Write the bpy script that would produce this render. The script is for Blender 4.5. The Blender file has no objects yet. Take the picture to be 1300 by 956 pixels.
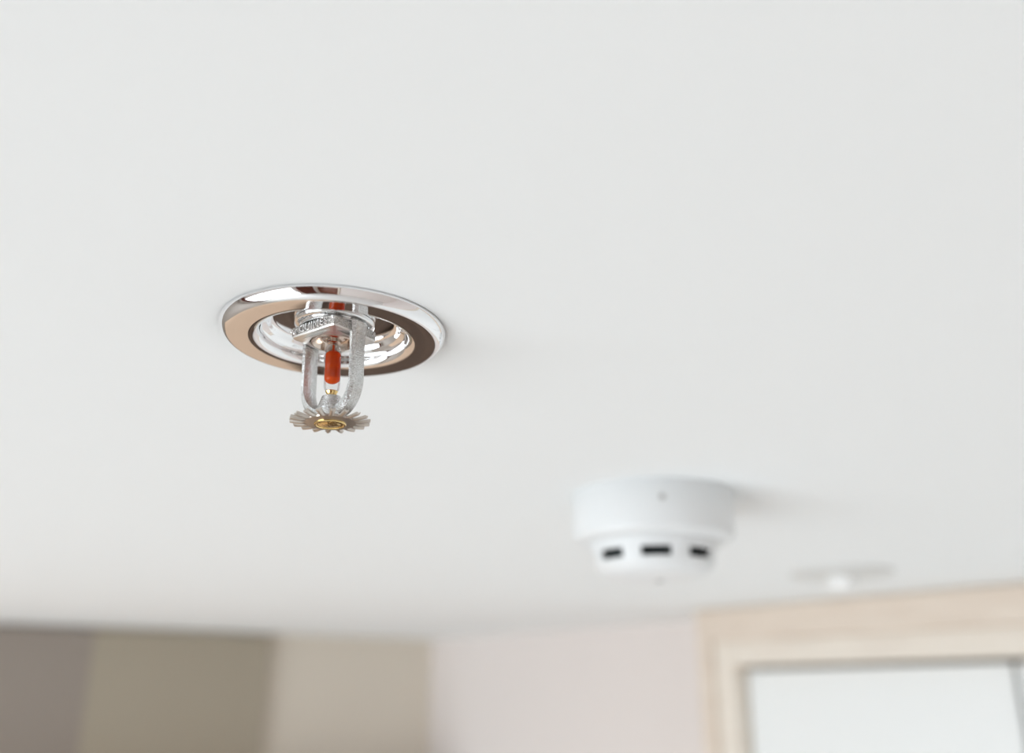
import bpy, bmesh, math, random
from mathutils import Vector, Matrix
random.seed(4)
PI = math.pi
D = bpy.data
col = bpy.context.scene.collection
sc = bpy.context.scene

# ------------------------------------------------------------------ camera
ZC = 2.600                      # ceiling height
CAM_DROP = 0.11895              # the lens is held just under the ceiling
cam_d = D.cameras.new('camera')
cam_d.sensor_width = 36.0
cam_d.lens = 1180 / 1300 * 36
cam_d.clip_start = 0.01
cam_d.dof.use_dof = True
cam_d.dof.focus_distance = 0.303
cam_d.dof.aperture_fstop = 4.0
cam_d.dof.aperture_blades = 9
cam = D.objects.new('camera', cam_d)
col.objects.link(cam)
cam.location = (0, 0, ZC - CAM_DROP)
cam.rotation_euler = (PI / 2 + 0.34008662, 0, 0)
sc.camera = cam

# ------------------------------------------------------------------ world, daylight, exposure
w = D.worlds.new('sky')
sc.world = w
w.use_nodes = True
bg = w.node_tree.nodes['Background']
bg.inputs['Color'].default_value = (0.93, 0.97, 1.0, 1)
bg.inputs['Strength'].default_value = 2.0

vs = sc.view_settings
vs.view_transform = 'Standard'
vs.look = 'None'
vs.exposure = -0.15
vs.gamma = 1.0
vs.use_curve_mapping = False
sc.cycles.max_bounces = 14
sc.cycles.diffuse_bounces = 8
sc.cycles.caustics_reflective = False
sc.cycles.caustics_refractive = False
sc.cycles.sample_clamp_indirect = 6.0

# room plan (metres, seen from above, camera at the origin looking along +y)
K = Vector((-0.156, 1.868))                 # corner seen in the photo
EL = Vector((-0.857, -0.515)).normalized()  # along the left wall, away from that corner
ER = Vector((0.690, -0.724)).normalized()   # along the right wall, away from that corner
NL = Vector((0.515, -0.857)).normalized()   # left wall's normal, into the room
NR = Vector((-0.724, -0.690)).normalized()  # right wall's normal, into the room
LC = K + EL * 3.0
RC = K + ER * 3.2
BC = LC + ER * 3.3
EW = (BC - LC).normalized(); LW = (BC - LC).length     # window wall
NW = Vector((-EW.y, EW.x))
if NW.dot(K - LC) < 0: NW = -NW
EB = (BC - RC).normalized(); LB = (BC - RC).length     # rear wall
NB = Vector((-EB.y, EB.x))
if NB.dot(K - RC) < 0: NB = -NB

def area_light(name, p2, z, n2, sx, sy, power, color):
    l = D.lights.new(name, 'AREA')
    l.shape = 'RECTANGLE'; l.size = sx; l.size_y = sy
    l.energy = power; l.color = color
    o = D.objects.new(name, l); col.objects.link(o)
    o.location = (p2.x, p2.y, z)
    o.rotation_euler = Vector((n2.x, n2.y, 0)).to_track_quat('-Z', 'Y').to_euler()
    return o
WIN0, WIN1, WZ0, WZ1 = 0.30, 2.40, 0.15, 2.15          # window opening along the window wall
area_light('window_daylight', LC + EW * (WIN0 + WIN1) / 2 - NW * 0.16, (WZ0 + WZ1) / 2, NW,
           WIN1 - WIN0, WZ1 - WZ0, 62.0, (0.90, 0.965, 1.0))

# ------------------------------------------------------------------ materials
def mat(name, color, rough=0.5, metal=0.0, **kw):
    m = D.materials.new(name); m.use_nodes = True
    b = m.node_tree.nodes['Principled BSDF']
    b.inputs['Base Color'].default_value = (*color, 1)
    b.inputs['Roughness'].default_value = rough
    b.inputs['Metallic'].default_value = metal
    for k, v in kw.items():
        b.inputs[k].default_value = v
    return m
def noise_bump(m, scale, strength, dist=0.0002, detail=4.0, rough_var=0.0):
    nt = m.node_tree; b = nt.nodes['Principled BSDF']
    tc = nt.nodes.new('ShaderNodeTexCoord'); n = nt.nodes.new('ShaderNodeTexNoise')
    n.inputs['Scale'].default_value = scale; n.inputs['Detail'].default_value = detail
    nt.links.new(tc.outputs['Object'], n.inputs['Vector'])
    bp = nt.nodes.new('ShaderNodeBump')
    bp.inputs['Strength'].default_value = strength; bp.inputs['Distance'].default_value = dist
    nt.links.new(n.outputs['Fac'], bp.inputs['Height']); nt.links.new(bp.outputs['Normal'], b.inputs['Normal'])
    if rough_var:
        mr = nt.nodes.new('ShaderNodeMapRange')
        r0 = b.inputs['Roughness'].default_value
        mr.inputs['To Min'].default_value = r0 - rough_var; mr.inputs['To Max'].default_value = r0 + rough_var
        nt.links.new(n.outputs['Fac'], mr.inputs['Value']); nt.links.new(mr.outputs['Result'], b.inputs['Roughness'])
    return m
def wood(name, c0, c1, scale=6.0, rough=0.45, stretch=(14, 14, 1)):
    m = mat(name, c0, rough); nt = m.node_tree; b = nt.nodes['Principled BSDF']
    tc = nt.nodes.new('ShaderNodeTexCoord'); mp = nt.nodes.new('ShaderNodeMapping')
    mp.inputs['Scale'].default_value = stretch
    n = nt.nodes.new('ShaderNodeTexNoise'); n.inputs['Scale'].default_value = scale
    n.inputs['Detail'].default_value = 6; n.inputs['Distortion'].default_value = 0.6
    r = nt.nodes.new('ShaderNodeValToRGB')
    r.color_ramp.elements[0].position = 0.3; r.color_ramp.elements[1].position = 0.7
    r.color_ramp.elements[0].color = (*c0, 1); r.color_ramp.elements[1].color = (*c1, 1)
    nt.links.new(tc.outputs['Object'], mp.inputs['Vector']); nt.links.new(mp.outputs['Vector'], n.inputs['Vector'])
    nt.links.new(n.outputs['Fac'], r.inputs['Fac']); nt.links.new(r.outputs['Color'], b.inputs['Base Color'])
    return m

M_ceil = noise_bump(mat('ceiling_paint', (0.86, 0.88, 0.885), 0.9), 180, 0.05)
M_wall_l = noise_bump(mat('taupe_wall_paint', (0.72, 0.665, 0.58), 0.85), 160, 0.05)
M_wall_r = noise_bump(mat('pale_wall_paint', (0.79, 0.735, 0.71), 0.85), 160, 0.05)
M_olive = noise_bump(mat('olive_brown_panel', (0.40, 0.355, 0.28), 0.6), 90, 0.08)
M_greyb = noise_bump(mat('grey_brown_panel', (0.32, 0.28, 0.245), 0.6), 90, 0.08)
M_floor = wood('floor_boards', (0.74, 0.74, 0.73), (0.80, 0.80, 0.79), 4.0, 0.4, (1.5, 12, 1))
M_pale_wood = wood('pale_wood', (0.70, 0.60, 0.51), (0.77, 0.68, 0.59), 5.0, 0.5, (3, 3, 12))
M_pale_wood2 = wood('pale_wood_trim', (0.76, 0.69, 0.61), (0.80, 0.74, 0.66), 5.0, 0.5, (3, 3, 12))
M_white_door = noise_bump(mat('white_lacquer', (0.84, 0.86, 0.86), 0.35), 60, 0.02)
M_dark_wood = wood('dark_wood', (0.085, 0.055, 0.04), (0.13, 0.085, 0.06), 5.0, 0.45, (12, 12, 1))
M_warm_wood = wood('orange_wood', (0.70, 0.51, 0.37), (0.76, 0.57, 0.42), 5.0, 0.45, (12, 12, 1))
M_curtain = noise_bump(mat('russet_cloth', (0.17, 0.05, 0.03), 0.9), 600, 0.2)
M_dark_red = wood('red_brown_wood', (0.16, 0.05, 0.028), (0.21, 0.07, 0.04), 5.0, 0.4, (12, 12, 1))
M_frame = mat('window_frame_white', (0.8, 0.8, 0.8), 0.4)

M_chrome = noise_bump(mat('polished_chrome', (0.90, 0.90, 0.91), 0.045, 1.0), 500, 0.03, 0.00005)
M_cast = noise_bump(mat('cast_chrome', (0.74, 0.75, 0.75), 0.24, 1.0), 2200, 0.7, 0.0003, 2.0, 0.06)
def grain(m, scale, c0, c1):
    nt = m.node_tree; b = nt.nodes['Principled BSDF']
    tc = nt.nodes.new('ShaderNodeTexCoord'); n = nt.nodes.new('ShaderNodeTexNoise')
    n.inputs['Scale'].default_value = scale; n.inputs['Detail'].default_value = 2
    r = nt.nodes.new('ShaderNodeValToRGB')
    r.color_ramp.elements[0].position = 0.36; r.color_ramp.elements[1].position = 0.62
    r.color_ramp.elements[0].color = (*c0, 1); r.color_ramp.elements[1].color = (*c1, 1)
    nt.links.new(tc.outputs['Object'], n.inputs['Vector']); nt.links.new(n.outputs['Fac'], r.inputs['Fac'])
    nt.links.new(r.outputs['Color'], b.inputs['Base Color'])
grain(M_cast, 2100, (0.54, 0.54, 0.53), (0.77, 0.78, 0.78))
M_copperish = noise_bump(mat('tinned_spring_metal', (0.64, 0.55, 0.48), 0.2, 1.0), 900, 0.15, 0.0001)
M_boss = noise_bump(mat('darkened_cast_chrome', (0.50, 0.49, 0.47), 0.26, 1.0), 1700, 0.9, 0.0005, 3.0, 0.08)  # dull casting, darkened further to stand in for the dark reflection on its flats
M_cast2 = noise_bump(mat('machined_chrome', (0.80, 0.80, 0.80), 0.14, 1.0), 900, 0.15, 0.0001)
M_nickel = noise_bump(mat('satin_nickel', (0.57, 0.52, 0.47), 0.32, 1.0), 1100, 0.25, 0.0001, 3.0, 0.05)
M_brass = noise_bump(mat('brass', (0.84, 0.63, 0.28), 0.16, 1.0), 420, 0.5, 0.0006)
M_glass = D.materials.new('bulb_glass'); M_glass.use_nodes = True       # thin clear tube wall
nt = M_glass.node_tree; nt.nodes.clear()
_o = nt.nodes.new('ShaderNodeOutputMaterial'); _t = nt.nodes.new('ShaderNodeBsdfTransparent')
_t.inputs['Color'].default_value = (0.93, 0.93, 0.93, 1)
_g = nt.nodes.new('ShaderNodeBsdfGlossy'); _g.inputs['Roughness'].default_value = 0.02
_m = nt.nodes.new('ShaderNodeMixShader'); _lw = nt.nodes.new('ShaderNodeLayerWeight'); _lw.inputs['Blend'].default_value = 0.22
_k = nt.nodes.new('ShaderNodeMath'); _k.operation = 'MULTIPLY'; _k.inputs[1].default_value = 0.45
nt.links.new(_lw.outputs['Fresnel'], _k.inputs[0]); nt.links.new(_k.outputs[0], _m.inputs['Fac'])
nt.links.new(_t.outputs[0], _m.inputs[1]); nt.links.new(_g.outputs[0], _m.inputs[2]); nt.links.new(_m.outputs[0], _o.inputs[0])
M_liquid = D.materials.new('red_liquid'); M_liquid.use_nodes = True         # tinted, lets light through
nt = M_liquid.node_tree; nt.nodes.clear()
_o = nt.nodes.new('ShaderNodeOutputMaterial'); _t = nt.nodes.new('ShaderNodeBsdfTransparent')
_t.inputs['Color'].default_value = (1.0, 0.36, 0.12, 1)
_d = nt.nodes.new('ShaderNodeBsdfPrincipled'); _d.inputs['Base Color'].default_value = (0.95, 0.13, 0.02, 1); _d.inputs['Roughness'].default_value = 0.15
_m = nt.nodes.new('ShaderNodeMixShader'); _m.inputs['Fac'].default_value = 0.45
nt.links.new(_t.outputs[0], _m.inputs[1]); nt.links.new(_d.outputs[0], _m.inputs[2]); nt.links.new(_m.outputs[0], _o.inputs[0])
M_plastic = noise_bump(mat('white_plastic', (0.80, 0.82, 0.83), 0.42), 200, 0.03)
M_plastic_w = noise_bump(mat('shaded_white_plastic', (0.68, 0.68, 0.665), 0.5), 200, 0.03)  # white sensor plate, greyed to paint in the shade of its underside
M_knob = noise_bump(mat('lit_white_plastic', (0.92, 0.93, 0.93), 0.5), 200, 0.03)  # sensor knob whitened so it looks lit against the plate
M_black = mat('dark_chamber_mesh', (0.008, 0.016, 0.018), 0.7)
M_led = mat('dull_grey_lens', (0.42, 0.42, 0.41), 0.4)
# clear pane that lets light through
M_pane = D.materials.new('window_glass'); M_pane.use_nodes = True
nt = M_pane.node_tree; nt.nodes.clear()
_o = nt.nodes.new('ShaderNodeOutputMaterial'); _t = nt.nodes.new('ShaderNodeBsdfTransparent')
_g = nt.nodes.new('ShaderNodeBsdfGlossy'); _g.inputs['Roughness'].default_value = 0.02
_m = nt.nodes.new('ShaderNodeMixShader'); _m.inputs['Fac'].default_value = 0.06
nt.links.new(_t.outputs[0], _m.inputs[1]); nt.links.new(_g.outputs[0], _m.inputs[2]); nt.links.new(_m.outputs[0], _o.inputs[0])

# ------------------------------------------------------------------ helpers
def obj(name, bm, material, parent=None, loc=(0, 0, 0), rotz=0.0, smooth=None):
    bmesh.ops.recalc_face_normals(bm, faces=bm.faces)
    me = D.meshes.new(name); bm.to_mesh(me); bm.free()
    me.materials.append(material)
    if smooth is not None:
        for p in me.polygons: p.use_smooth = True
        me.set_sharp_from_angle(angle=math.radians(smooth))
    o = D.objects.new(name, me); col.objects.link(o)
    o.location = loc; o.rotation_euler = (0, 0, rotz)
    if parent: o.parent = parent
    return o
def thing(name, label, cat, loc, rotz=0.0, group=None):
    o = D.objects.new(name, None); col.objects.link(o)
    o.empty_display_size = 0.02
    o.location = loc; o.rotation_euler = (0, 0, rotz)
    o['label'] = label; o['category'] = cat
    if group: o['group'] = group
    return o
def structure(o):
    o['kind'] = 'structure'; return o
def box(bm, x0, x1, y0, y1, z0, z1, bevel=0.0, m=None):
    vs_ = [bm.verts.new((x, y, z)) for x in (x0, x1) for y in (y0, y1) for z in (z0, z1)]
    F = [(0, 1, 3, 2), (4, 6, 7, 5), (0, 4, 5, 1), (2, 3, 7, 6), (0, 2, 6, 4), (1, 5, 7, 3)]
    fs = [bm.faces.new([vs_[i] for i in f]) for f in F]
    if bevel:
        es = list({e for f in fs for e in f.edges})
        bmesh.ops.bevel(bm, geom=es, offset=bevel, segments=2, affect='EDGES', profile=0.5)
    return bm
def lathe(bm, prof, seg=96, closed=False):
    """revolve (r, z) points about z; ends with r = 0 close to a point"""
    rings = []
    for r, z in prof:
        if r < 1e-9: rings.append([bm.verts.new((0, 0, z))])
        else: rings.append([bm.verts.new((r * math.cos(2 * PI * i / seg), r * math.sin(2 * PI * i / seg), z)) for i in range(seg)])
    pairs = list(zip(rings, rings[1:]))
    if closed: pairs.append((rings[-1], rings[0]))
    for a, b in pairs:
        for i in range(seg):
            j = (i + 1) % seg
            if len(a) == 1 and len(b) == 1: continue
            if len(a) == 1: bm.faces.new((a[0], b[i], b[j]))
            elif len(b) == 1: bm.faces.new((a[i], b[0], a[j]))
            else: bm.faces.new((a[i], b[i], b[j], a[j]))
    return bm
def sweep(bm, path, section, axes):
    """loft a section along path; axes(i) -> (origin, u, v) frames"""
    rings = []
    for i in range(len(path)):
        o, u, v = axes(i)
        rings.append([bm.verts.new(o + u * a + v * b) for a, b in section(i)])
    n = len(rings[0])
    for a, b in zip(rings, rings[1:]):
        for i in range(n):
            bm.faces.new((a[i], a[(i + 1) % n], b[(i + 1) % n], b[i]))
    bm.faces.new(rings[0]); bm.faces.new(list(reversed(rings[-1])))
    return bm
mm = 0.001
def sc_prof(p): return [(r * mm, z * mm) for r, z in p]

# ------------------------------------------------------------------ room shell
SPR = Vector((-0.05987, 0.29023))     # sprinkler axis
def ceiling_mesh():
    bm = bmesh.new()
    off = 0.12
    c = (K + LC + RC + BC) / 4
    outer = [bm.verts.new(((p + (p - c).normalized() * off).x, (p + (p - c).normalized() * off).y, ZC)) for p in (K, LC, BC, RC)]
    es = [bm.edges.new((outer[i], outer[(i + 1) % 4])) for i in range(4)]
    inner = [bm.verts.new((SPR.x + 0.033 * math.cos(2 * PI * i / 64), SPR.y + 0.033 * math.sin(2 * PI * i / 64), ZC)) for i in range(64)]
    es += [bm.edges.new((inner[i], inner[(i + 1) % 64])) for i in range(64)]
    bmesh.ops.triangle_fill(bm, use_beauty=True, edges=es)
    r = bmesh.ops.extrude_face_region(bm, geom=list(bm.faces))
    for v in [g for g in r['geom'] if isinstance(g, bmesh.types.BMVert)]: v.co.z += 0.10
    return bm
structure(obj('ceiling', ceiling_mesh(), M_ceil))
def wall_frame(name, p, e, n):
    """wall origin at p on the floor; local x along the wall, local y into the room"""
    return p, math.atan2(e.y, e.x), (1 if Vector((-e.y, e.x)).dot(n) > 0 else -1)
def wall(name, p, e, n, length, material, holes=()):
    p, rz, s = wall_frame(name, p, e, n)
    bm = bmesh.new()
    y0, y1 = sorted((0.0, -0.10 * s))
    if not holes:
        box(bm, -0.02, length + 0.02, y0, y1, 0, ZC)
    else:
        a, b, z0, z1 = holes
        box(bm, -0.02, a, y0, y1, 0, ZC); box(bm, b, length + 0.02, y0, y1, 0, ZC)
        box(bm, a, b, y0, y1, 0, z0); box(bm, a, b, y0, y1, z1, ZC)
    return structure(obj(name, bm, material, None, (p.x, p.y, 0), rz)), s
wl, sl = wall('wall_left', K, EL, NL, 3.0, M_wall_l)
wr, sr = wall('wall_right', K, ER, NR, 3.2, M_wall_r)
ww, sw = wall('wall_window', LC, EW, NW, LW, M_wall_r, (WIN0, WIN1, WZ0, WZ1))
wb, sb = wall('wall_rear', RC, EB, NB, LB, M_wall_r)
bm = bmesh.new()
v = [bm.verts.new((p.x, p.y, 0)) for p in (K, LC, BC, RC)]
f = bm.faces.new(v); r = bmesh.ops.extrude_face_region(bm, geom=[f])
for q in [g for g in r['geom'] if isinstance(g, bmesh.types.BMVert)]: q.co.z -= 0.1
structure(obj('floor', bm, M_floor))

# boards that clad the left part of the left wall
def panel(x0, x1, material, proud):
    bm = bmesh.new(); ya, yb = sorted((0.0, proud * sl))
    box(bm, x0 + 0.0002, x1 - 0.0002, ya, yb, 0.0, ZC - 0.004, 0.0004)
    return obj('panel', bm, material, wl)
panel(0.320, 0.607, M_olive, 0.016)
for i in range(8): panel(0.607 + 0.287 * i, 0.607 + 0.287 * (i + 1), M_greyb, 0.016)

# window behind the camera, on the left: frame, mullion, two panes
win = structure(D.objects.new('window_1', None)); col.objects.link(win)
win.location = (LC.x, LC.y, 0); win.rotation_euler = (0, 0, math.atan2(EW.y, EW.x))
bm = bmesh.new()
yA, yB = sorted((-0.07 * sw, -0.02 * sw))
box(bm, WIN0, WIN0 + .05, yA, yB, WZ0, WZ1); box(bm, WIN1 - .05, WIN1, yA, yB, WZ0, WZ1)
box(bm, WIN0 + .05, WIN1 - .05, yA, yB, WZ0, WZ0 + .05); box(bm, WIN0 + .05, WIN1 - .05, yA, yB, WZ1 - .05, WZ1)
wc = (WIN0 + WIN1) / 2
box(bm, wc - .025, wc + .025, yA, yB, WZ0 + .05, WZ1 - .05)
obj('window_frame', bm, M_frame, win)
for a, b in ((WIN0 + .05, wc - .025), (wc + .025, WIN1 - .05)):
    bm = bmesh.new(); y0, y1 = sorted((-0.047 * sw, -0.043 * sw))
    box(bm, a, b, y0, y1, WZ0 + .05, WZ1 - .05); obj('pane', bm, M_pane, win)

# ------------------------------------------------------------------ pale wood wardrobe front on the right wall
wd = thing('wardrobe', 'pale wood surround reaching the ceiling around white door panels', 'wardrobe',
           (K.x, K.y, 0), math.atan2(ER.y, ER.x))
def wbox(name, material, x0, x1, y0, y1, z0, z1, bev=0.002, parent=wd):
    bm = bmesh.new(); ya, yb = sorted((y0 * sr, y1 * sr)); box(bm, x0, x1, ya, yb, z0, z1, bev)
    return obj(name, bm, material, parent)
W0, W1 = 0.713, 1.92
CAS, TRM = 0.021, 0.031                                       # stile widths
HC, HT = ZC - 0.041, ZC - 0.072                               # lower edges of the two head boards
wbox('casing_board', M_pale_wood, W0, W0 + CAS, 0.0, 0.131, 0, ZC - 0.001)
wbox('casing_board', M_pale_wood, W1 - CAS, W1, 0.0, 0.131, 0, ZC - 0.001)
wbox('head_board', M_pale_wood, W0 + CAS, W1 - CAS, 0.0, 0.131, HC, ZC - 0.001)
wbox('trim_board', M_pale_wood2, W0 + CAS, W0 + CAS + TRM, 0.0, 0.125, 0, HC)
wbox('trim_board', M_pale_wood2, W1 - CAS - TRM, W1 - CAS, 0.0, 0.125, 0, HC)
wbox('trim_head', M_pale_wood2, W0 + CAS + TRM, W1 - CAS - TRM, 0.0, 0.125, HT, HC)
wbox('back_panel', M_dark_wood, W0 + CAS + TRM, W1 - CAS - TRM, 0.0, 0.070, 0, HT)
dx0, dx1, seam = W0 + CAS + TRM + 0.001, W1 - CAS - TRM - 0.001, 1.088
for a, b, hs in ((dx0, seam - 0.0025, -1), (seam + 0.0025, dx1, 1)):
    dr = wbox('door', M_white_door, a, b, 0.078, 0.101, 0.02, HT - 0.005)
    hx = seam + 0.03 * hs
    wbox('handle', M_cast2, hx - .006, hx + .006, 0.1015, 0.119, 1.0, 1.16, 0.003, dr)

# ------------------------------------------------------------------ unseen furniture added for the chrome to mirror
# unseen dark cupboard by the left wall, added to darken the chrome face
cb = thing('cupboard', 'tall dark brown wooden cupboard against the taupe wall by the corner, added unseen for the chrome to mirror', 'cupboard',
           (K.x, K.y, 0), math.atan2(EL.y, EL.x))
def cbox(name, material, x0, x1, y0, y1, z0, z1, parent=cb):
    bm = bmesh.new(); ya, yb = sorted((y0 * sl, y1 * sl)); box(bm, x0, x1, ya, yb, z0, z1, 0.003)
    return obj(name, bm, material, parent)
cbox('body', M_dark_wood, 0.03, 0.30, 0.0, 0.12, 0.0, 2.32)
for a, b in ((0.033, 0.163), (0.167, 0.297)):
    d_ = cbox('door', M_dark_wood, a, b, 0.1205, 0.138, 0.06, 2.30)
    hx = 0.150 if a < 0.1 else 0.180
    cbox('handle', M_brass, hx - .006, hx + .006, 0.1385, 0.155, 1.0, 1.15, d_)
# unseen orange cupboard further along, added to warm the chrome face
cb2 = thing('cupboard', 'tall pale orange wooden cupboard beside the dark brown cupboard, added unseen for the chrome to mirror', 'cupboard',
            (K.x, K.y, 0), math.atan2(EL.y, EL.x))
cbox('body', M_warm_wood, 0.33, 1.13, 0.017, 0.12, 0.0, 2.32, cb2)
for a, b in ((0.333, 0.728), (0.732, 1.127)):
    d_ = cbox('door', M_warm_wood, a, b, 0.1205, 0.138, 0.06, 2.30, cb2)
    hx = 0.71 if a < 0.6 else 0.75
    cbox('handle', M_brass, hx - .006, hx + .006, 0.1385, 0.155, 1.0, 1.15, d_)
# unseen russet curtains beside the window, added as brown for the rim's reflection
def curtain(x0, x1, folds, label):
    bm = bmesh.new(); N = 90
    fr, bk = [], []
    for i in range(N + 1):
        t = i / N; x = x0 + (x1 - x0) * t
        y = (0.075 + 0.03 * math.sin(t * 2 * PI * folds)) * sw
        fr.append([bm.verts.new((x, y, z)) for z in (0.03, 2.545)])
        bk.append([bm.verts.new((x, y - 0.004 * sw, z)) for z in (0.03, 2.545)])
    for i in range(N):
        bm.faces.new((fr[i][0], fr[i + 1][0], fr[i + 1][1], fr[i][1])); bm.faces.new((bk[i][0], bk[i][1], bk[i + 1][1], bk[i + 1][0]))
        for k in (0, 1): bm.faces.new((fr[i][k], bk[i][k], bk[i + 1][k], fr[i + 1][k]))
    for i in (0, N): bm.faces.new((fr[i][0], fr[i][1], bk[i][1], bk[i][0]))
    c = obj('curtain', bm, M_curtain, None, (LC.x, LC.y, 0), math.atan2(EW.y, EW.x), 60)
    c['label'] = label; c['category'] = 'curtain'; c['group'] = 'added curtains beside the window'
curtain(2.50, 3.15, 8, 'wide russet brown pleated curtain between the window and the brown door, added unseen for the chrome to mirror')
curtain(0.22, 0.42, 3, 'narrow russet brown pleated curtain between the window and the grey brown panels, added unseen for the chrome to mirror')
# unseen brown door on the rear wall, added for the chrome rim to mirror
dr1 = structure(D.objects.new('added_door_1', None)); col.objects.link(dr1)
dr1.location = (RC.x, RC.y, 0); dr1.rotation_euler = (0, 0, math.atan2(EB.y, EB.x))
def dbox(name, m, x0, x1, y0, y1, z0, z1, par=dr1):
    bm = bmesh.new(); ya, yb = sorted((y0 * sb, y1 * sb)); box(bm, x0, x1, ya, yb, z0, z1, 0.003)
    return obj(name, bm, m, par)
lf = dbox('door_leaf', M_dark_red, LB - 0.95, LB - 0.15, 0.001, 0.03, 0.005, 2.10)
dbox('door_handle', M_cast2, LB - 0.90, LB - 0.78, 0.031, 0.06, 1.02, 1.04, lf)
for a, b in ((LB - 1.02, LB - 0.953), (LB - 0.147, LB - 0.08)): dbox('door_frame', M_pale_wood, a, b, 0.001, 0.04, 0, 2.17)
dbox('door_frame', M_pale_wood, LB - 0.953, LB - 0.147, 0.001, 0.04, 2.103, 2.17)
bm = bmesh.new()
lathe(bm, [(0, 0), (0.011, 0), (0.011, 2.95), (0, 2.95)], 16)
bmesh.ops.rotate(bm, verts=bm.verts, cent=(0, 0, 0), matrix=Matrix.Rotation(PI / 2, 3, 'Y'))
rod = obj('curtain_rod', bm, M_cast2, None, (LC.x, LC.y, 0), math.atan2(EW.y, EW.x), 40)
rod.location = Vector((LC.x, LC.y, 2.564)) + Vector((EW.x, EW.y, 0)) * 0.15 + Vector((NW.x, NW.y, 0)) * 0.075
rod['label'] = 'straight metal rod carrying the added russet curtains over the window'; rod['category'] = 'curtain rod'

# ------------------------------------------------------------------ fire sprinkler
sp = thing('fire_sprinkler', 'chrome pendent fire sprinkler with red glass bulb set in the white ceiling', 'fire sprinkler',
           (SPR.x, SPR.y, ZC), 0.0)
# escutcheon ring: outer rolled rim, flat face, inner lip
ring_p = [(30.5, -0.2), (37.3, -0.05), (37.5, -0.35), (37.35, -0.95), (36.95, -1.9), (36.35, -2.8), (35.6, -3.55), (34.9, -4.0),
          (34.35, -4.2), (33.8, -4.22), (31.0, -4.05), (28.3, -3.98), (27.2, -3.9), (26.2, -3.62), (25.3, -3.1), (24.7, -2.4), (24.4, -1.6),
          (24.4, -0.8), (25.2, -0.5), (28.0, -0.4)]
es = obj('escutcheon', lathe(bmesh.new(), sc_prof(ring_p), 160, True), M_chrome, sp, smooth=50)
es['label'] = 'polished chrome escutcheon ring against the ceiling'
# recessed cup inside the ring
cup_p = [(24.3, -1.2), (24.2, -0.2), (23.5, 0.5), (22.3, 0.9), (21.9, 1.3), (21.5, 2.2), (20.8, 2.9), (19.8, 3.15),
         (8.0, 3.15), (8.0, 4.0), (20.6, 4.0), (22.2, 3.0), (22.7, 1.9), (24.4, 1.2), (24.9, 0.2), (24.9, -0.3)]
cup = obj('recessed_cup', lathe(bmesh.new(), sc_prof(cup_p), 128, True), M_chrome, sp, smooth=40)
# threaded collar and flange above the frame
obj('collar', lathe(bmesh.new(), sc_prof([(0, 3.1), (13.0, 3.1), (13.3, 2.7), (13.3, 1.7), (12.9, 1.4), (11.6, 1.2), (11.2, 0.8), (11.2, 0.2), (0, 0.2)]), 96),
    M_cast2, sp, smooth=35)
# square wrench boss
BOSS_ROT = math.radians(10)
def boss_mesh():
    bm = bmesh.new()
    R = 14.4 * mm
    def sq(r, z, ch=0.09):
        pts = []
        for k in range(4):
            a = k * PI / 2 - PI / 2
            c = Vector((math.cos(a), math.sin(a))) * r
            prv = Vector((math.cos(a - PI / 2), math.sin(a - PI / 2))) * r
            nxt = Vector((math.cos(a + PI / 2), math.sin(a + PI / 2))) * r
            for q in (c + (prv - c) * ch, c + (prv - c) * ch * 0.25 + (nxt - c) * ch * 0.25, c + (nxt - c) * ch):
                pts.append(bm.verts.new((q.x, q.y, z * mm)))
        return pts
    def circ(r, z, n=12):
        # ring ordered like sq: three points for each corner
        pts = []
        for k in range(4):
            a = k * PI / 2 - PI / 2
            for d in (-PI / 6, 0, PI / 6):
                pts.append(bm.verts.new((r * math.cos(a + d), r * math.sin(a + d), z * mm)))
        return pts
    rings = [circ(11.3 * mm, 0.45), sq(R * 0.93, 0.35), sq(R, 0.0), sq(R, -2.9), sq(R * 0.975, -3.4), sq(R * 0.80, -3.7),
             circ(9.0 * mm, -4.3), circ(8.2 * mm, -4.4), circ(7.9 * mm, -3.9), circ(7.7 * mm, -0.4)]
    for a, b in zip(rings, rings[1:]):
        n = len(a)
        for i in range(n): bm.faces.new((a[i], a[(i + 1) % n], b[(i + 1) % n], b[i]))
    bm.faces.new(rings[0]); bm.faces.new(rings[-1])
    return bm
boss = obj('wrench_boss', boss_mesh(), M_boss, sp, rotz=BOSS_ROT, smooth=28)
M_under = noise_bump(mat('lightened_satin_chrome', (0.78, 0.77, 0.75), 0.36, 1.0), 1500, 0.3, 0.0002)
boss.data.materials.append(M_under)                     # underside lightened, its bright reflection put into the colour
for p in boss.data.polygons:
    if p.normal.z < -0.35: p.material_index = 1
# raised cast lettering and beads on the near left flat
def lettering():
    cu = D.curves.new('raised_lettering', 'FONT'); cu.body = 'CUIMES'
    cu.size = 3.5 * mm; cu.extrude = 0.42 * mm; cu.bevel_depth = 0.10 * mm; cu.align_x = 'CENTER'; cu.align_y = 'CENTER'
    cu.space_character = 1.12
    t = D.objects.new('raised_lettering', cu); col.objects.link(t)
    bpy.context.view_layer.update()
    me = D.meshes.new_from_object(t.evaluated_get(bpy.context.evaluated_depsgraph_get()))
    D.objects.remove(t)
    me.materials.clear(); me.materials.append(M_cast2)
    o = D.objects.new('raised_lettering', me); col.objects.link(o); o.parent = boss
    return o
let = lettering()
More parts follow.
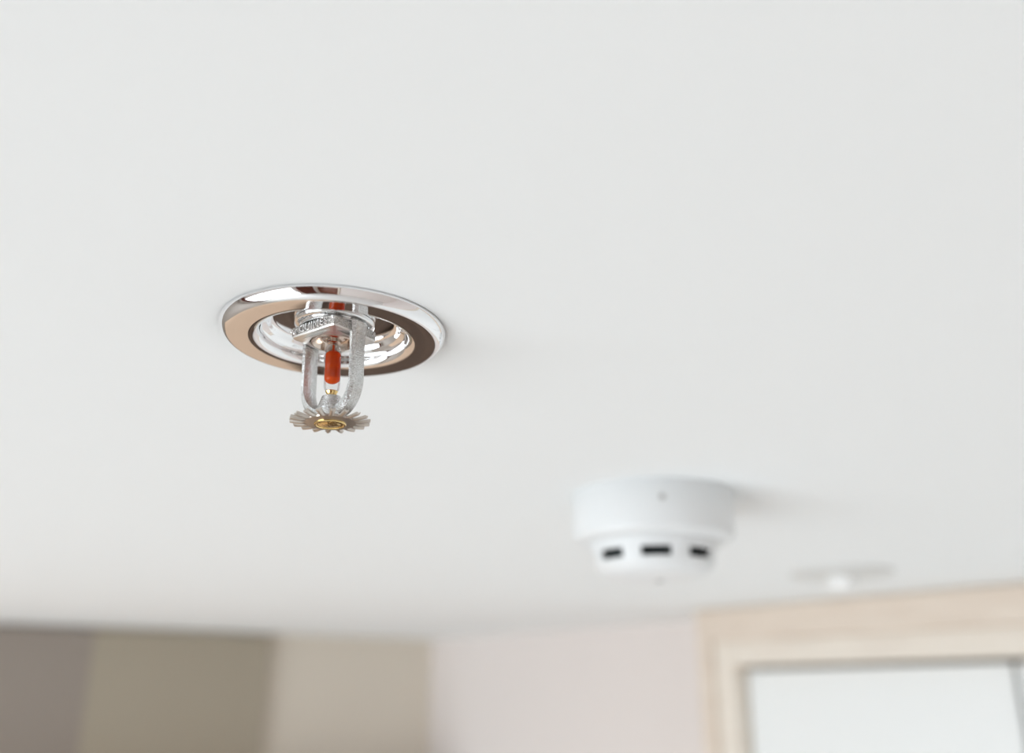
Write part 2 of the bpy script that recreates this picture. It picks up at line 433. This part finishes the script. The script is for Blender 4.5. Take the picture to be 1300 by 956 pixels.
# flat AB runs from the near corner (-90 deg) to the left corner (180 deg); its outward normal points to 225 deg
nrm = Vector((math.cos(math.radians(225)), math.sin(math.radians(225)), 0))
xax = Vector((math.cos(math.radians(-45)), math.sin(math.radians(-45)), 0))
rotm = Matrix((xax, Vector((0, 0, 1)), nrm)).transposed().to_4x4()
let.matrix_local = Matrix.Translation(nrm * (14.4 * mm * math.cos(PI / 4) + 0.1 * mm) + Vector((0, 0, -1.55 * mm)) + xax * 1.0 * mm) @ rotm
bm = bmesh.new()
for a, r_, z in ((-91, 13.7, -0.7), (-177, 13.8, -1.4), (-170, 13.0, -2.4)):
    q = Vector((math.cos(math.radians(a)), math.sin(math.radians(a)), 0)) * r_ * mm
    bmesh.ops.create_icosphere(bm, subdivisions=2, radius=0.75 * mm, matrix=Matrix.Translation(q + Vector((0, 0, z * mm))))
obj('cast_bead', bm, M_cast2, boss, smooth=60)

# yoke arms: down from the boss, curving in to the hub
FRAME = math.radians(-45) + BOSS_ROT + math.radians(2)   # right arm swings toward the lens
def arm_mesh(side):
    pts = []                                  # (span, z, thickness, width) in mm
    for i in range(7):
        t = i / 6; pts.append((10.6, 0.2 - 19.2 * t, 2.5 + 0.9 * (1 - t) ** 3, 6.3 + 0.9 * max(0, 1 - t * 3)))
    for i in range(1, 12):
        a = i / 11 * math.radians(78)
        pts.append((10.6 - 7.9 * (1 - math.cos(a)), -19.0 - 9.6 * math.sin(a), 2.5 + 1.9 * (i / 11) ** 1.3, 6.3 - 1.0 * i / 11))
    pts.append((1.6, -28.9, 4.2, 4.4))
    P = [Vector((s * mm * side, 0, z * mm)) for s, z, _, _ in pts]
    def axes(i):
        a = P[max(0, i - 1)]; b = P[min(len(P) - 1, i + 1)]
        t = (b - a).normalized()
        v = Vector((0, 1, 0)); u = v.cross(t).normalized()
        if side < 0: u = -u                    # u points outward
        if u.x * side < 0 and abs(u.x) > 0.2: u = -u
        return P[i], u, v
    def section(i):
        _, _, th, wd_ = pts[i]
        a, b = th * mm / 2, wd_ * mm / 2
        return [(a, -b * .70), (a, b * .70), (a * .35, b), (-a * .45, b * .96), (-a * .8, b * .62), (-a, 0.0), (-a * .8, -b * .62), (-a * .45, -b * .96), (a * .35, -b)]
    bm = bmesh.new(); sweep(bm, P, section, axes)
    return bm
for s in (-1, 1):
    obj('arm', arm_mesh(s), M_cast, sp, rotz=FRAME, smooth=32)
# hub where the arms meet
obj('hub', lathe(bmesh.new(), sc_prof([(0, -23.2), (2.5, -23.2), (3.1, -23.5), (3.5, -24.8), (4.3, -26.8), (5.2, -28.8), (5.5, -30.4), (5.6, -31.3), (5.7, -31.9), (0, -31.9)]), 64),
    M_cast, sp, smooth=35)
# spring washer and orifice button over the bulb
wsh = obj('spring_washer', lathe(bmesh.new(), sc_prof([(4.0, -1.6), (5.8, -2.3), (7.2, -3.4), (7.6, -4.0), (7.5, -4.6), (7.0, -4.75), (6.4, -4.2), (5.2, -3.2), (4.0, -2.7)]), 72, True),
    M_copperish, sp, smooth=40)
bm = bmesh.new()
for a in (25, 145, 265):
    m_ = Matrix.Rotation(math.radians(a), 4, 'Z') @ Matrix.Translation((5.2 * mm, 0, -4.2 * mm))
    r_ = bmesh.ops.create_cube(bm, size=1.0, matrix=m_ @ Matrix.Diagonal((0.9 * mm, 1.0 * mm, 2.6 * mm, 1)))
obj('tab', bm, M_copperish, wsh)
obj('orifice_button', lathe(bmesh.new(), sc_prof([(0, -0.2), (4.3, -0.2), (4.4, -2.7), (3.7, -3.3), (2.4, -3.5), (2.2, -4.4), (1.9, -4.6), (0, -4.6)]), 56),
    M_copperish, sp, smooth=35)
# glass bulb with red liquid
gb_p = [(0, -4.5), (0.9, -4.5), (1.3, -4.75), (1.55, -5.2), (1.9, -5.6), (2.4, -6.2), (2.66, -7.0), (2.7, -8.0), (2.7, -18.8), (2.62, -20.0), (2.35, -21.0),
        (1.9, -21.6), (1.4, -21.95), (0.8, -22.1), (0, -22.1)]
gb = obj('glass_bulb', lathe(bmesh.new(), sc_prof(gb_p), 64), M_glass, sp, smooth=60)
gb['label'] = 'clear glass bulb holding red liquid'
lq_p = [(0, -5.1), (0.35, -5.15), (0.38, -6.4), (0.7, -6.95), (1.5, -7.5), (2.25, -8.1), (2.58, -8.6), (2.58, -16.9), (2.45, -17.6), (1.9, -18.2), (1.2, -18.6), (0, -18.8)]
lq = obj('red_liquid', lathe(bmesh.new(), sc_prof(lq_p), 48), M_liquid, gb, smooth=60)
# brass seat under the bulb
bs = obj('brass_seat', lathe(bmesh.new(), sc_prof([(0, -22.0), (1.6, -21.7), (1.9, -21.4), (2.1, -21.6), (1.75, -22.2), (1.65, -22.7), (1.95, -23.4), (0, -23.5)]), 40), M_brass, sp, smooth=30)
bs['label'] = 'small brass seat under the glass bulb'
# deflector: disc and eighteen tines
df = obj('deflector', lathe(bmesh.new(), sc_prof([(0, -31.8), (6.0, -31.8), (8.3, -31.55), (8.5, -31.9), (8.3, -32.35), (6.0, -32.65), (0, -32.65)]), 72), M_nickel, sp, smooth=35)
df['label'] = 'round satin nickel deflector with radial tines'
def tine_mesh():
    bm = bmesh.new(); rows = []
    for r_, hw, z in ((7.2, 1.2, -31.95), (8.2, 1.0, -31.90), (9.4, 0.74, -31.82), (11.2, 0.84, -31.6), (12.5, 0.95, -31.42), (13.0, 0.70, -31.35)):
        top, bot = [], []
        for k in (-1, -.5, 0, .5, 1):
            y = k * hw; arch = 0.46 * (1 - k * k) * min(1, (r_ - 7.2) / 2.4)
            top.append(bm.verts.new((r_ * mm, y * mm, (z + 0.30 - arch * 0.9 + 0.14 * k) * mm)))
            bot.append(bm.verts.new((r_ * mm, y * mm, (z - 0.36 - arch + 0.14 * k) * mm)))
        rows.append(top + bot[::-1])
    for a, b in zip(rows, rows[1:]):
        n = len(a)
        for i in range(n): bm.faces.new((a[i], a[(i + 1) % n], b[(i + 1) % n], b[i]))
    bm.faces.new(rows[0]); bm.faces.new(rows[-1])
    return bm
t0 = obj('tine', tine_mesh(), M_nickel, df, smooth=40)
t0.rotation_euler.z = math.radians(4)
for i in range(1, 18):
    c = t0.copy(); col.objects.link(c); c.parent = df; c.rotation_euler = (0, 0, math.radians(4 + 20 * i))
# brass compression screw under the deflector
sw_p = [(0, -32.4), (4.9, -32.4), (5.2, -32.6), (5.2, -32.95), (4.95, -33.15), (4.6, -33.15), (4.3, -32.9), (3.9, -32.85), (3.2, -33.05), (1.8, -33.25), (0, -33.3)]
sw_ = obj('brass_screw', lathe(bmesh.new(), sc_prof(sw_p), 64), M_brass, sp, smooth=30)
sw_['label'] = 'round brass screw head under the deflector'

# the screwed-in sprinkler hangs a touch out of plumb inside its escutcheon
for c in list(sp.children):
    if c.name not in ('escutcheon', 'recessed_cup', 'collar'):
        c.matrix_local = Matrix.Rotation(math.radians(-1.2), 4, 'Y') @ c.matrix_basis

# ------------------------------------------------------------------ smoke detector
sd = thing('smoke_detector', 'white round smoke detector with dark side slots on the ceiling', 'smoke detector', (0.0835, 0.550, ZC), 0.0)
base_p = [(0, 0), (47.0, 0), (47.5, -0.6), (47.5, -24.5), (47.0, -26.6), (45.5, -28.4), (43.0, -29.2), (38.5, -29.6), (0, -29.6)]
bo = obj('base', lathe(bmesh.new(), sc_prof(base_p), 96), M_plastic, sd, smooth=40)
def chamber_mesh():
    """tapered cover with eight slots cut through its side"""
    bm = bmesh.new(); seg = 144
    prof = [(37.6, -29.0), (37.2, -31.0), (36.4, -34.4), (36.1, -35.5), (35.2, -41.0), (34.8, -42.0), (32.8, -45.0), (30.5, -47.3), (26.5, -48.8), (0.0, -49.4)]
    rings = [[bm.verts.new((r_ * mm * math.cos(2 * PI * i / seg), r_ * mm * math.sin(2 * PI * i / seg), z * mm)) for i in range(seg)] for r_, z in prof[:-1]]
    tip = bm.verts.new((0, 0, prof[-1][1] * mm))
    a0 = math.degrees(math.atan2(-0.550, -0.0835)) + 2.0
    for k, (a, b) in enumerate(zip(rings, rings[1:])):
        for i in range(seg):
            ang = (i + 0.5) * 360 / seg
            d = abs(((ang - a0 + 22.5) % 45) - 22.5)
            if k == 3 and d < 14.5: continue
            bm.faces.new((a[i], a[(i + 1) % seg], b[(i + 1) % seg], b[i]))
    for i in range(seg): bm.faces.new((rings[-1][i], rings[-1][(i + 1) % seg], tip))
    return bm, a0
bm, A0 = chamber_mesh()
cv = obj('slotted_cover', bm, M_plastic, sd, smooth=35)
md = cv.modifiers.new('thickness', 'SOLIDIFY'); md.thickness = 1.4 * mm; md.offset = -1.0
ch = obj('sensing_chamber', lathe(bmesh.new(), sc_prof([(0, -29.7), (29.5, -29.7), (29.5, -43.5), (0, -43.5)]), 64), M_black, sd, smooth=35)
ch['label'] = 'dark chamber behind the slots'
# raised fins between the slots
def fin_mesh():
    bm = bmesh.new(); rows = []
    for r_, z in ((36.9, -30.0), (36.0, -35.0), (34.8, -40.0), (33.2, -43.4), (31.3, -45.4)):
        rows.append([bm.verts.new(((r_ - 1.2) * mm, -1.5 * mm, z * mm)), bm.verts.new(((r_ + .7) * mm, -1.0 * mm, z * mm)), bm.verts.new(((r_ + .7) * mm, 1.0 * mm, z * mm)), bm.verts.new(((r_ - 1.2) * mm, 1.5 * mm, z * mm))])
    for a, b in zip(rows, rows[1:]):
        for i in range(4): bm.faces.new((a[i], a[(i + 1) % 4], b[(i + 1) % 4], b[i]))
    bm.faces.new(rows[0]); bm.faces.new(rows[-1])
    return bm
f0 = obj('fin', fin_mesh(), M_plastic, sd); f0.rotation_euler.z = math.radians(A0 + 22.5)
for i in range(1, 8):
    c = f0.copy(); col.objects.link(c); c.parent = sd; c.rotation_euler = (0, 0, math.radians(A0 + 22.5 + 45 * i))
# indicator lens on the near side of the base
bm = bmesh.new(); bmesh.ops.create_uvsphere(bm, u_segments=16, v_segments=10, radius=1.9 * mm)
ld = obj('indicator_lens', bm, M_led, sd, smooth=60)
a = math.atan2(-0.550, -0.0835) + math.asin(0.125)
ld.location = (46.9 * mm * math.cos(a), 46.9 * mm * math.sin(a), -11.0 * mm)
bm = bmesh.new(); lathe(bm, sc_prof([(0, 0.3), (2.2, 0.3), (2.2, -0.6), (1.6, -0.9), (0, -0.9)]), 20)
tb = obj('test_button', bm, M_led, sd, smooth=40); tb.location = (0.004, 0.010, -49.2 * mm)

# ------------------------------------------------------------------ small white ceiling sensor
ms = thing('ceiling_sensor', 'small white ceiling sensor, thin round plate with a blunt knob, above the wood surround', 'sensor', (0.312, 0.893, ZC), 0.0)
obj('mounting_plate', lathe(bmesh.new(), sc_prof([(0, 0), (47, 0), (47.5, -0.8), (46.5, -2.6), (42, -3.4), (30, -3.9), (14, -4.2), (0, -4.2)]), 72), M_plastic_w, ms, smooth=40)
obj('knob', lathe(bmesh.new(), sc_prof([(0, -4), (12.5, -4), (13.2, -6.5), (13.2, -11.0), (12.0, -14.2), (8.5, -16.4), (3.5, -17.2), (0, -17.3)]), 48), M_knob, ms, smooth=50)
